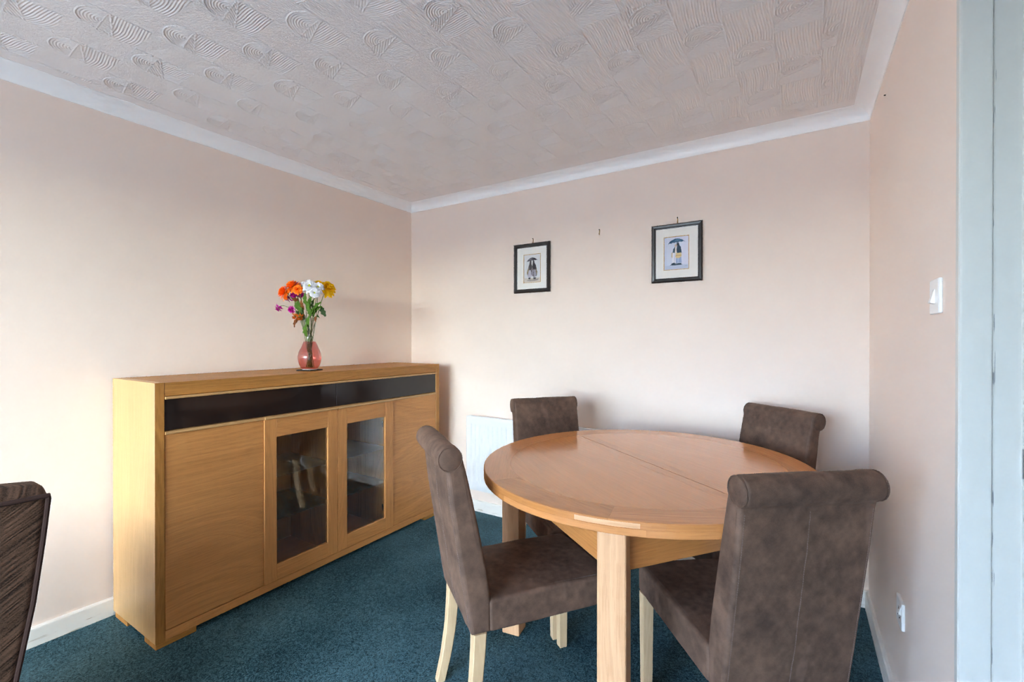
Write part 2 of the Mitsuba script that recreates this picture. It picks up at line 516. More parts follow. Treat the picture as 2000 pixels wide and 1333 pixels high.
# doorway lining: room-side stop with a rounded arris, then the rebate with the strike plate
def jamb_side(yf, s):
    """Lining on the face y = yf; s = direction into the opening."""
    a = rounded([(W - 0.001, 0), (W + 0.052, 0), (W + 0.052, 0.024), (W - 0.001, 0.024)], 0.004, step=0.003)
    out = []
    for pts in (a, np.array([(W + 0.052, 0.0), (W + 0.094, 0.0), (W + 0.094, 0.018), (W + 0.052, 0.018)]), np.array([(W + 0.094, 0.0), (W + TH + 0.001, 0.0), (W + TH + 0.001, 0.021), (W + 0.0955, 0.021), (W + 0.094, 0.0195)])):
        P = Polygon(pts)
        m = trimesh.creation.extrude_polygon(P, DZ, engine='earcut')
        v = m.vertices.copy()
        m.vertices = np.column_stack([v[:, 0], yf + s * (v[:, 1] - 0.024), v[:, 2]])
        trimesh.repair.fix_normals(m)
        out.append(m)
    return cat(*out)


struct('trim_4', cat(jamb_side(DY1, -1), jamb_side(DY0, 1), bx(W - 0.001, W + TH + 0.001, DY0 - 0.02, DY1 + 0.02, DZ - 0.022, DZ, 0.001)), 'mat_jamb', 'white painted door lining at the right edge')
k = thing('strike_plate', 'black latch strike plate let into the white door lining', 'strike plate')
obj('plate', bx(3.0985, 3.118, DY1 + 0.0, DY1 + 0.0042, 1.005, 1.065, 0.0008), 'mat_steel', k)
obj('latch_hole', bx(3.1005, 3.116, DY1 - 0.0012, DY1 + 0.003, 1.024, 1.050, 0.0006), 'mat_black', k)

# ------------------------------------------------------------------ sideboard
SF, SB, SY0, SY1, SH = 0.4746, 0.018, -1.9504, -0.1967, 1.106
PT = 0.034
sb = thing('sideboard', 'long oak sideboard with smoked glass drawer fronts against the left wall', 'sideboard')
Y, Z, X = (0, 1, 0), (0, 0, 1), (1, 0, 0)
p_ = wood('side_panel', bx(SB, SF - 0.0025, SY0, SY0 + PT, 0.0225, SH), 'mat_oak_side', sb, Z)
wood('front_edge', bx(SF - 0.0024, SF, SY0, SY0 + PT, 0.0225, SH, 0.0008), 'mat_oak_edge', p_, Z)
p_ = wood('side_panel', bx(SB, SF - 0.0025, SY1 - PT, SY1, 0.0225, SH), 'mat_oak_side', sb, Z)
wood('front_edge', bx(SF - 0.0024, SF, SY1 - PT, SY1, 0.0225, SH, 0.0008), 'mat_oak_edge', p_, Z)
wood('top', bx(SB, SF - 0.001, SY0 + PT + 0.0008, SY1 - PT - 0.0008, SH - 0.058, SH - 0.0004), 'mat_oak_edge', sb, Y)
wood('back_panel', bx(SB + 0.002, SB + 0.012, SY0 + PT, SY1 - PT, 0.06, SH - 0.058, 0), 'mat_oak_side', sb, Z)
wood('base_rail', bx(SB + 0.015, SF - 0.002, SY0 + PT + 0.0008, SY1 - PT - 0.0008, 0.0225, 0.0600), 'mat_oak_cabinet', sb, Y)
wood('drawer_shelf', bx(SB + 0.013, SF - 0.03, SY0 + PT, SY1 - PT, 0.890, 0.902, 0), 'mat_oak_edge', sb, Y)
for y in (-1.498, -1.074, -0.650):
    wood('divider', bx(SB + 0.013, SF - 0.034, y - 0.008, y + 0.008, 0.06, 0.89, 0), 'mat_oak_edge', sb, Z)
for y0 in (SY0, SY1 - 0.153):
    for x0, x1 in ((0.04, 0.177), (0.362, SF)):
        wood('foot', bx(x0, x1 - 0.001, y0 + 0.001, y0 + 0.152, 0, 0.0222), 'mat_oak_edge', sb, Y)
for y0, y1 in ((SY0 + PT + 0.002, -1.0765), (-1.0745, SY1 - PT - 0.002)):
    d = obj('drawer', bx(SF - 0.028, SF - 0.006, y0, y1, 0.9035, 1.034, 0.001), 'mat_smoked_glass', sb, label='smoked glass drawer front')
    lip = rounded([(SF - 0.026, 1.0352), (SF + 0.010, 1.0352), (SF + 0.010, 1.0465), (SF - 0.026, 1.0465)], 0.003, step=0.003)
    m = trimesh.creation.extrude_polygon(Polygon(lip), y1 - y0, engine='earcut')
    m.vertices = np.column_stack([m.vertices[:, 0], y0 + m.vertices[:, 2], m.vertices[:, 1]])
    trimesh.repair.fix_normals(m)
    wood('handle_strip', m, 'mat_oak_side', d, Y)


def lipmesh(front, y0, y1):
    lip = rounded([(front - 0.02, 0.889), (front + 0.011, 0.887), (front + 0.011, 0.8985), (front - 0.02, 0.9015)], 0.003, step=0.003)
    m = trimesh.creation.extrude_polygon(Polygon(lip), y1 - y0, engine='earcut')
    m.vertices = np.column_stack([m.vertices[:, 0], y0 + m.vertices[:, 2], m.vertices[:, 1]])
    trimesh.repair.fix_normals(m)
    return m


for i, (y0, y1, glass) in enumerate(((SY0 + PT + 0.0025, -1.4992, None), (-1.4972, -1.0755, (-1.4355, -1.1385)), (-1.0735, -0.651, (-1.0105, -0.7185)), (-0.649, SY1 - PT - 0.0025, None))):
    fx = SF - 0.004 + (0.008 if glass else 0.0)
    zb, zt = 0.0635, 0.8865
    if glass is None:
        d = wood('door', bx(fx - 0.02, fx, y0, y1, zb, zt, 0.001), 'mat_oak_cabinet', sb, Y)
    else:
        g0, g1 = glass
        stiles = cat(bx(fx - 0.02, fx, y0, g0, zb, zt, 0.001), bx(fx - 0.02, fx, g1, y1, zb, zt, 0.001))
        rails = cat(bx(fx - 0.02, fx, g0, g1, 0.792, zt, 0.001), bx(fx - 0.02, fx, g0, g1, zb, 0.1415, 0.001))
        m1, u1 = grain(stiles, Z)
        m2, u2 = grain(rails, Y)
        d = obj('door', cat(m1, m2), 'mat_oak_cabinet', sb, uv=np.vstack([u1, u2]), label='oak framed door with a clear glass pane')
        obj('glass_pane', bx(fx - 0.013, fx - 0.009, g0, g1, 0.1415, 0.792, 0), 'mat_clear_glass', d)
        for z in (0.20, 0.74):
            ys = y0 + 0.012 if i == 1 else y1 - 0.012
            s = 1 if i == 1 else -1
            obj('hinge', cat(bx(fx - 0.060, fx - 0.020, min(ys, ys + s * 0.035), max(ys, ys + s * 0.035), z - 0.012, z + 0.012, 0.003), bx(fx - 0.034, fx - 0.0205, min(ys, ys + s * 0.055), max(ys, ys + s * 0.055), z - 0.018, z + 0.018, 0.003)), 'mat_black', d, label='dark cup hinge')
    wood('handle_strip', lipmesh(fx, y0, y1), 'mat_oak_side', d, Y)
for y0, y1 in ((-1.489, -1.083), (-1.065, -0.659)):
    for z in (0.353, 0.577):
        obj('shelf', bx(SB + 0.02, SF - 0.045, y0, y1, z - 0.003, z + 0.003, 0.0005), 'mat_shelf_glass', sb, label='clear glass shelf')

# ------------------------------------------------------------------ oval extending table
TC, TT, TH_ = (2.1985, -0.9655), -0.6434, 0.8099
EA, EB, ET = 0.600, 0.640, 2.9054 + 0.6434     # half axes and their angle in the table's own frame
tb = thing('dining_table', 'oval oak extending dining table with four square legs', 'table')
TR = lambda m: xf(m, TT, (TC[0], TC[1], 0))
tdir = lambda a: (math.cos(TT + a), math.sin(TT + a), 0)
ell = lambda ins: affinity.rotate(affinity.scale(Point(0, 0).buffer(1, quad_segs=48), EA - ins, EB - ins), ET, use_radians=True, origin=(0, 0))


def prism(poly, z0, z1, ch=0.0):
    """A polygon with a chamfered top edge and a straight side."""
    ps = [g for g in getattr(poly, 'geoms', [poly])]
    out = []
    for p in ps:
        m = trimesh.creation.extrude_polygon(p, z1 - z0, engine='earcut')
        m.apply_translation((0, 0, z0))
        out.append(m)
    return cat(*out)


def ringpiece(a0, a1, ins0, ins1, z0, z1, n=14, bev=0.003, seam=0.0):
    """A piece of the rim between two angles of the ellipse: outer edge with an eased arris."""
    def P(a, ins):
        q = np.array([(EA - ins) * math.cos(a), (EB - ins) * math.sin(a)])
        return np.array([q[0] * math.cos(ET) - q[1] * math.sin(ET), q[0] * math.sin(ET) + q[1] * math.cos(ET)])
    top = z1 > TH_ - 0.001
    sec = [(ins1, z0), (ins0 + (0 if top else bev * .6), z0), (ins0, z0 + (0 if top else bev * .6)), (ins0, z1 - (bev if top else 0)), (ins0 + (bev * .35 if top else 0), z1 - (bev * .35 if top else 0)), (ins0 + (bev if top else 0.0002), z1), (ins1, z1)]
    rows = []
    for a in np.linspace(a0, a1, n):
        rows.append([(*P(a, i), z) for i, z in sec])
    v = np.array(rows).reshape(-1, 3)
    k = len(sec)
    c = cap(np.array([(-i, z) for i, z in sec]))
    m = trimesh.Trimesh(v, np.vstack([grid_faces(n, k, True), c, c[:, ::-1] + (n - 1) * k]), process=False)
    trimesh.repair.fix_normals(m)
    return m


ELO = 0.0199
RW = 0.102
# seam angle in the ellipse's own parameter
def param(loc):
    c, s = math.cos(-ET), math.sin(-ET)
    x, y = loc[0] * c - loc[1] * s, loc[0] * s + loc[1] * c
    return math.atan2(y / EB, x / EA)


s0, s1 = param((1, 0.0)), param((-1, 0.0))
s1 = s1 if s1 > s0 else s1 + 2 * PI
segs = [(s0 + (s1 - s0) * i / 4, s0 + (s1 - s0) * (i + 1) / 4) for i in range(4)] + [(s1 + (s0 + 2 * PI - s1) * i / 4, s1 + (s0 + 2 * PI - s1) * (i + 1) / 4) for i in range(4)]
tones = ['mat_oak_ring', 'mat_oak_ring_deep', 'mat_oak_ring', 'mat_oak_ring_deep', 'mat_oak_ring', 'mat_oak_ring', 'mat_oak_ring_deep', 'mat_oak_ring']
random.seed(4)
for (a0, a1), tn in zip(segs, tones):
    mid = (a0 + a1) / 2
    q0 = np.array([-(EA) * math.sin(mid), EB * math.cos(mid)])
    q0 = np.array([q0[0] * math.cos(ET) - q0[1] * math.sin(ET), q0[0] * math.sin(ET) + q0[1] * math.cos(ET)])
    d = math.atan2(q0[1], q0[0])
    wood('rim_segment', TR(ringpiece(a0 + 0.0002, a1 - 0.0002, 0, RW - 0.0007, TH_ - ELO, TH_)), tn, tb, tdir(d))
off = 0.16
tones2 = ['mat_oak_ring', 'mat_oak_pale', 'mat_oak_ring', 'mat_oak_ring_deep', 'mat_oak_ring', 'mat_oak_ring_deep', 'mat_oak_ring', 'mat_oak_ring']
for i, ((a0, a1), tn) in enumerate(zip(segs, tones2)):
    a0, a1 = a0 + off, a1 + off
    mid = (a0 + a1) / 2
    q0 = np.array([-(EA) * math.sin(mid), EB * math.cos(mid)])
    q0 = np.array([q0[0] * math.cos(ET) - q0[1] * math.sin(ET), q0[0] * math.sin(ET) + q0[1] * math.cos(ET)])
    wood('rim_underlay', TR(ringpiece(a0 + 0.0002, a1 - 0.0002, 0, 0.16, TH_ - 0.0399, TH_ - ELO - 0.0002)), tn, tb, tdir(math.atan2(q0[1], q0[0])))
def world_param(wx, wy):
    dx, dy = wx - TC[0], wy - TC[1]
    return param((dx * math.cos(-TT) - dy * math.sin(-TT), dx * math.sin(-TT) + dy * math.cos(-TT)))


pa, pb = world_param(2.1948, -1.6403), world_param(2.3738, -1.5936)
pm = ringpiece(min(pa, pb), max(pa, pb), -0.0004, 0.006, TH_ - 0.0190, TH_ - 0.0042, 10)
wood('rim_patch', TR(pm), 'mat_oak_pale', tb, (1, 0, 0), label='pale patch in the table edge')
inner = ell(RW)
for s in (1, -1):
    half = inner.intersection(sbox(-1, 0.048, 1, 1) if s > 0 else sbox(-1, -1, 1, -0.048))
    wood('top_panel', TR(prism(half, TH_ - ELO, TH_ - 0.0001)), 'mat_oak_table', tb, tdir(0))
    strip = inner.intersection(sbox(-1, 0.0013, 1, 0.0477) if s > 0 else sbox(-1, -0.0477, 1, -0.0013))
    wood('edge_strip', TR(prism(strip, TH_ - ELO, TH_ - 0.0001)), 'mat_oak_ring', tb, tdir(0))
obj('seam', TR(prism(inner.intersection(sbox(-1, -0.0013, 1, 0.0013)), TH_ - 0.0399, TH_ - 0.005)), 'mat_dark_joint', tb, label='dark joint between the two halves of the top')
wood('sub_top', TR(prism(ell(0.155), TH_ - 0.0398, TH_ - ELO - 0.0002)), 'mat_oak_ring_deep', tb, tdir(0))
LR, LG = 0.5524, 0.0801
for k in range(4):
    al = PI / 4 + k * PI / 2
    m = bx(-LG / 2, LG / 2, -LG / 2, LG / 2, 0, TH_ - 0.0401, 0.003)
    m = xf(m, al, (LR * math.cos(al), LR * math.sin(al), 0))
    wood('leg', TR(m), 'mat_oak_pale', tb, Z)
LP = LR * math.sqrt(0.5)
for k in range(4):
    a = k * PI / 2
    hl = LP - LG * 0.5 * math.sqrt(0.5)
    m = bx(-hl, hl, LP - 0.012, LP + 0.012, 0.632, TH_ - 0.0402, 0.0012)
    wood('apron', TR(xf(m, a)), 'mat_oak_ring_deep', tb, tdir(a))

# ------------------------------------------------------------------ upholstered dining chairs
BWD, SWD = 0.184, 0.1865            # half widths of back and scroll
SC, SR = (-0.067, 0.9225), 0.0395   # centre and radius of the scroll in (y, z)
back_poly = [(0.001, 0.366), (0.066, 0.366), (0.0655, 0.47), (0.055, 0.55), (0.033, 0.66), (0.010, 0.77), (-0.0115, 0.865)]
back_poly += [(SC[0] + SR * math.cos(a), SC[1] + SR * math.sin(a)) for a in np.linspace(math.radians(4), math.radians(256), 26)]
back_poly += [(-0.0755, 0.874), (-0.0625, 0.77), (-0.044, 0.65), (-0.024, 0.52), (-0.008, 0.42)]
BP = rounded(back_poly, 0.006, 0.004, 0.0065)
sm = np.clip((BP[:, 1] - 0.862) / 0.022, 0, 1)
sm = sm * sm * (3 - 2 * sm)
rear = np.clip((-0.02 - BP[:, 0]) / 0.05, 0, 1)
BHW = BWD + (SWD - BWD) * sm * np.clip(rear * 1.2 + 0.35, 0, 1)


def puff(P, t):
    b = 0.006 * (1 - t * t) * np.clip((P[:, 1] - 0.40) / 0.1, 0, 1) * np.clip((P[:, 0] + 0.1) / 0.12, 0, 1) * (P[:, 1] < 0.86)
    wr = (meshkit.fbm(np.column_stack([np.full(len(P), t * 3.1), P * 22]), 3, 5) - 0.5) * 0.0045 * (1 - t ** 8)
    return b + wr


chair_back = loft(BP, BHW, 0.012, 22, puff)
seat_poly = [(0.058, 0.365), (0.520, 0.367), (0.523, 0.452), (0.505, 0.4665), (0.30, 0.472), (0.058, 0.466)]
SP = rounded(seat_poly, 0.012, 0, 0.0075)


def seatpuff(P, t):
    return 0.006 * (1 - t * t) * (P[:, 1] > 0.45) + (meshkit.fbm(np.column_stack([np.full(len(P), t * 2.3), P * 13]), 3, 9) - 0.5) * 0.004


chair_seat = loft(SP, 0.186, 0.012, 14, seatpuff)


def roll_end(s):
    """The round end piece of the scroll, slightly domed."""
    rows = []
    x0 = SWD - 0.003
    for r, dx in ((SR - 0.0035, -0.004), (SR - 0.0035, 0.0015), (SR - 0.007, 0.004), (SR * 0.5, 0.0062), (0.0005, 0.007)):
        a = np.arange(32) * 2 * PI / 32
        rows.append(np.column_stack([np.full(32, s * (x0 + dx)), SC[0] + r * np.cos(a), SC[1] + r * np.sin(a)]))
    m = trimesh.Trimesh(np.vstack(rows), grid_faces(5, 32, True), process=False)
    trimesh.repair.fix_normals(m)
    return m


def roll_piping(s):
    a = np.linspace(math.radians(-70), math.radians(262), 44)
    return tube(np.column_stack([np.full(44, s * (SWD - 0.0005)), SC[0] + (SR - 0.0025) * np.cos(a), SC[1] + (SR - 0.0025) * np.sin(a)]), 0.0016, 6)


def rear_y(z):
    return np.interp(z, [0.366, 0.42, 0.52, 0.65, 0.77, 0.868], [0.001, -0.008, -0.024, -0.044, -0.0625, -0.0755])


BV = chair_back.vertices


def stitches(xc):
    out = []
    for z in np.arange(0.375, 0.868, 0.0062):
        near = (np.abs(BV[:, 0] - xc) < 0.012) & (np.abs(BV[:, 2] - z - 0.0018) < 0.005)
        y = float(BV[near, 1].min()) if near.any() else float(rear_y(z))
        out.append(bx(xc - 0.0005, xc + 0.0005, y - 0.0009, y + 0.001, z, z + 0.0034, 0))
    return cat(*out)


def seat_stitches():
    out = []
    for s in (-1, 1):
        for y in np.arange(0.08, 0.50, 0.0062):
            z = np.interp(y, [0.07, 0.3, 0.50], [0.4655, 0.4705, 0.4665])
            out.append(bx(s * 0.171 - 0.0005, s * 0.171 + 0.0005, y, y + 0.0036, z - 0.001, z + 0.0015, 0))
    return cat(*out)


def front_leg(s):
    lo, hi = 0.0155, 0.019
    x, y = s * (0.184 - 0.02), 0.520 - 0.022
    pts = [(x + a * lo, y + b * lo, 0) for a in (-1, 1) for b in (-1, 1)] + [(x + a * hi, y + b * hi, 0.3655) for a in (-1, 1) for b in (-1, 1)]
    return hull(pts)


def rear_leg(s):
    P = [(0.030, 0.3665), (0.027, 0.30), (0.019, 0.20), (0.003, 0.10), (-0.020, 0.0)]
    x = s * (0.184 - 0.0215)
    rows = []
    zz = np.linspace(0.3665, 0, 13)
    for z in zz:
        y = np.interp(z, [p[1] for p in P[::-1]], [p[0] for p in P[::-1]])
        h = 0.0165 + 0.0045 * z / 0.3665
        k = 0.003
        rows.append([(x + a, y + b, z) for a, b in ((-h + k, -h), (h - k, -h), (h, -h + k), (h, h - k), (h - k, h), (-h + k, h), (-h, h - k), (-h, -h + k))])
    v = np.array(rows).reshape(-1, 3)
    c = cap(np.array(rows[0])[:, :2])
    m = trimesh.Trimesh(v, np.vstack([grid_faces(13, 8, True), c, c[:, ::-1] + 12 * 8]), process=False)
    trimesh.repair.fix_normals(m)
    return m


chair_parts = {}


def chair_part(key, mesh, bsdf, smooth=False, axis=None):
    if axis is not None:
        m, uv = grain(mesh, axis)
        chair_parts[key] = mikit.ply(m, bsdf, uv=uv)
    else:
        chair_parts[key] = mikit.ply(mesh, bsdf, smooth=smooth)


chair_part('backrest', chair_back, 'mat_suede', 50)
chair_part('seat', chair_seat, 'mat_suede', 50)
for s, nm in ((-1, ''), (1, '_001')):
    chair_part('backrest__roll_end' + nm, roll_end(s), 'mat_suede', 50)
    chair_part('backrest__piping' + nm, roll_piping(s), 'mat_suede', 50)
chair_part('backrest__stitching', stitches(0.0), 'mat_stitch')
chair_part('backrest__stitching_001', stitches(-BWD + 0.012), 'mat_stitch')
chair_part('backrest__stitching_002', stitches(BWD - 0.012), 'mat_stitch')
chair_part('seat__stitching', seat_stitches(), 'mat_stitch')
for s, a, b in ((-1, 'leg', 'leg_002'), (1, 'leg_001', 'leg_003')):
    chair_part(a, front_leg(s), 'mat_beech', axis=Z)
    chair_part(b, rear_leg(s), 'mat_beech', axis=Z)

for x, y, deg, lab in ((1.7147, -1.5233, 53.8, 'brown suede dining chair seen from its side, between the sideboard and the table'),
                       (1.5612, -0.5438, 319.0, 'brown suede dining chair in front of the white radiator'),
                       (2.6081, -0.2824, 232.1, 'brown suede dining chair tucked in at the far right, by the back wall'),
                       (2.6935, -1.3740, 129.5, 'brown suede dining chair with its back to us, nearest the light switch wall')):
    c = thing('dining_chair', lab, 'chair', 'dining chairs around the table')
    M = T().translate([x, y, 0]).rotate([0, 0, 1], deg - 90)
    for kk, d in chair_parts.items():
        scene[c + '__' + kk] = {**d, 'to_world': M}
        if 'stitching' in kk:
            labels[c + '__' + kk] = {'kind': 'stuff', 'label': 'row of pale stitches'}

# ------------------------------------------------------------------ armchair at the left edge (its back stands towards us)
ac = thing('armchair', 'dark brown ribbed armchair cut off by the left edge', 'armchair')
AW = lambda m: xf(m, PI / 2, (1.05, -2.714, 0))      # built facing +y with its back at y = 0, turned to face the left wall
ahw = lambda z: np.interp(z, [0.10, 0.421, 0.604, 0.756, 0.877], [0.222, 0.269, 0.300, 0.318, 0.330])
ap = rounded([(0, 0.10), (0.165, 0.10), (0.165, 0.42), (0.19, 0.80), (0.17, 0.872), (0.12, 0.899), (0.06, 0.900), (0.012, 0.880), (0, 0.85)], 0.012, 0, 0.012)
obj('backrest', AW(loft(ap, ahw(ap[:, 1]), 0.022, 12, lambda P, t: 0.012 * (1 - t ** 2) * nstep(0.84, 0.89, P[:, 1]) + 0.006 * (1 - t ** 4))), 'mat_chenille', ac, smooth=50)
zs_ = np.linspace(0.105, 0.868, 30)
side = np.column_stack([ahw(zs_) - 0.004, np.full(30, 0.004), zs_])
topl = np.column_stack([np.linspace(0.324, -0.324, 30), np.full(30, -0.003), 0.878 + 0.002 * np.cos(np.linspace(-PI / 2, PI / 2, 30))])
pl = np.vstack([side, topl, side[::-1] * [-1, 1, 1]])
obj('piping', AW(tube(pl, 0.006, 8)), 'mat_dark_piping', ac, smooth=40, label='dark piping along the edges of the back')
ar = rounded([(0.10, 0.10), (0.64, 0.10), (0.66, 0.52), (0.62, 0.57), (0.10, 0.57)], 0.03, 0, 0.015)
for x in (-0.215, 0.215):
    m = loft(ar, 0.055, 0.025, 4)
    m.apply_translation((x, 0, 0))
    obj('arm', AW(m), 'mat_chenille', ac, smooth=50)
obj('seat', AW(loft(rounded([(0.15, 0.14), (0.64, 0.14), (0.65, 0.40), (0.61, 0.44), (0.15, 0.43)], 0.03, 0, 0.02), 0.158, 0.02, 6)), 'mat_chenille', ac, smooth=50)
for x in (-0.19, 0.19):
    for y in (0.06, 0.58):
        obj('foot', AW(trimesh.creation.cylinder(0.02, 0.11, sections=16, transform=trimesh.transformations.translation_matrix((x, y, 0.055)))), 'mat_black', ac)

# ------------------------------------------------------------------ radiator
rad = thing('radiator', 'white ribbed panel radiator under the pictures, behind the chair', 'radiator')
RX0, RX1, RZ0, RZ1 = 0.632, 1.70, 0.180, 0.720
nx, nz = 320, 40
xs, zs = np.linspace(RX0, RX1, nx), np.linspace(RZ0, RZ1, nz)
zs = np.sort(np.concatenate([zs, [RZ0 + 0.055, RZ0 + 0.07, RZ1 - 0.055, RZ1 - 0.07]]))
nz = len(zs)
XX, ZZ = np.meshgrid(xs, zs, indexing='ij')
ph = ((XX - RX0 - 0.034) / 0.0385) % 1.0
fl = np.clip((np.abs(ph - 0.5) - 0.14) / 0.16, 0, 1)
fl = fl * fl * (3 - 2 * fl)
ends = np.clip((ZZ - RZ0 - 0.045) / 0.025, 0, 1) * np.clip((RZ1 - 0.045 - ZZ) / 0.025, 0, 1) * np.clip((XX - RX0 - 0.02) / 0.012, 0, 1) * np.clip((RX1 - 0.02 - XX) / 0.012, 0, 1)
ends = ends * ends * (3 - 2 * ends)
edge = np.minimum(np.minimum(XX - RX0, RX1 - XX), np.minimum(ZZ - RZ0, RZ1 - ZZ))
YY = -0.078 + 0.007 * ends * (1 - fl) + 0.004 * np.clip(1 - edge / 0.006, 0, 1)
v = np.column_stack([XX.ravel(), YY.ravel(), ZZ.ravel()])
front = trimesh.Trimesh(v, grid_faces(nx, nz), process=False)
bk = front.vertices.copy()
bk[:, 1] = -0.0705
gi = np.arange(nx * nz).reshape(nx, nz)
loop = np.concatenate([gi[:, 0], gi[-1, 1:], gi[-2::-1, -1], gi[0, -2:0:-1]])
lf = []
for a_, b_ in zip(loop, np.roll(loop, -1)):
    lf += [(a_, b_, b_ + nx * nz), (a_, b_ + nx * nz, a_ + nx * nz)]
pan = trimesh.Trimesh(np.vstack([front.vertices, bk]), np.vstack([front.faces, front.faces[:, ::-1] + nx * nz, lf]), process=False)
trimesh.repair.fix_normals(pan)
obj('panel', pan, 'mat_radiator', rad, smooth=35)
obj('casing', bx(RX0 + 0.001, RX1 - 0.001, -0.071, -0.036, RZ0 + 0.001, RZ1 - 0.001, 0.002), 'mat_radiator', rad)
obj('top_grille', cat(*[bx(x, x + 0.02, -0.066, -0.040, RZ1 - 0.004, RZ1 + 0.002, 0.0008) for x in np.arange(RX0 + 0.02, RX1 - 0.03, 0.026)]), 'mat_radiator', rad)
for x in (RX0 + 0.15, RX1 - 0.15):
    obj('bracket', bx(x - 0.02, x + 0.02, -0.037, -0.0005, RZ0 + 0.06, RZ1 - 0.06, 0.002), 'mat_radiator', rad)

# ------------------------------------------------------------------ switch and socket
sw = thing('light_switch', 'white light switch plate on the right hand wall', 'switch')
obj('plate', bx(W - 0.0085, W, -1.305, -1.220, 1.349, 1.4335, 0.002), 'mat_plastic', sw)
rk = np.array([(-1.2735, 1.368), (-1.2515, 1.368)])
m = hull([(W - 0.0085, y, z) for y in (-1.2735, -1.2515) for z in (1.374, 1.409)] + [(W - 0.0175, y, 1.3765) for y in (-1.2725, -1.2525)] + [(W - 0.0165, y, 1.3755) for y in (-1.2725, -1.2525)] + [(W - 0.0105, y, 1.4065) for y in (-1.2725, -1.2525)])
obj('rocker', m, 'mat_plastic', sw)
so = thing('wall_socket', 'white switched wall socket low on the right hand wall', 'socket')
obj('plate', bx(W - 0.0095, W, -0.873, -0.787, 0.3577, 0.4433, 0.002), 'mat_plastic', so)
m = hull([(W - 0.0095, y, z) for y in (-0.868, -0.854) for z in (0.405, 0.432)] + [(W - 0.016, y, 0.409) for y in (-0.867, -0.855)] + [(W - 0.011, y, 0.430) for y in (-0.867, -0.855)])
obj('rocker', m, 'mat_plastic', so)
for y0, y1, z0, z1 in ((-0.833, -0.827, 0.408, 0.418), (-0.847, -0.839, 0.384, 0.389), (-0.821, -0.813, 0.384, 0.389)):
    obj('pin_slot', bx(W - 0.0102, W - 0.008, y0, y1, z0, z1, 0.0004), 'mat_slot', so, label='dark pin slot')

# ------------------------------------------------------------------ framed pictures
def poly_mesh(polys):
    """Flat coloured shapes of a print, each a little in front of the one before, facing -y. polys: (points in metres from the print's lower left, colour)."""
    V, Fc, Cc = [], [], []
    n = 0
    for i, (pts, col) in enumerate(polys):
        p = Polygon(pts).buffer(0)
        for g in getattr(p, 'geoms', [p]):
            if g.is_empty:
                continue
            c = np.array(g.exterior.coords)[:-1]
            f = cap(c)
            V.append(np.column_stack([c[:, 0], np.full(len(c), -0.00012 * i), c[:, 1]]))
            nn = np.cross(V[-1][f[0, 1]] - V[-1][f[0, 0]], V[-1][f[0, 2]] - V[-1][f[0, 0]])
            Fc.append((f if nn[1] < 0 else f[:, ::-1]) + n)
            Cc.append(np.tile(srgb(*col), (len(c), 1)))
            n += len(c)
    return trimesh.Trimesh(np.vstack(V), np.vstack(Fc), process=False), np.vstack(Cc)


def el(cx, cy, rx, ry, a0=0, a1=360, n=24):
    return [(cx + rx * math.cos(math.radians(a)), cy + ry * math.sin(math.radians(a))) for a in np.linspace(a0, a1, n)]


def umbrella(cx, cy, rx, ry, tilt=0.0, ribs=5):
    top = [(-rx + 2 * rx * i / 20, ry * math.sin(PI * i / 20) ** 0.8) for i in range(21)]
    bot = []
    for k in range(ribs - 1, -1, -1):
        for q in np.linspace(1, 0, 5)[:-1]:
            x = -rx + 2 * rx * (k + q) / ribs
            bot.append((x, 0.16 * ry * math.sin(PI * q) + 0.10 * ry * math.sin(PI * (k + q) / ribs)))
    c, s = math.cos(tilt), math.sin(tilt)
    return [(cx + x * c - y * s, cy + x * s + y * c) for x, y in top + bot]


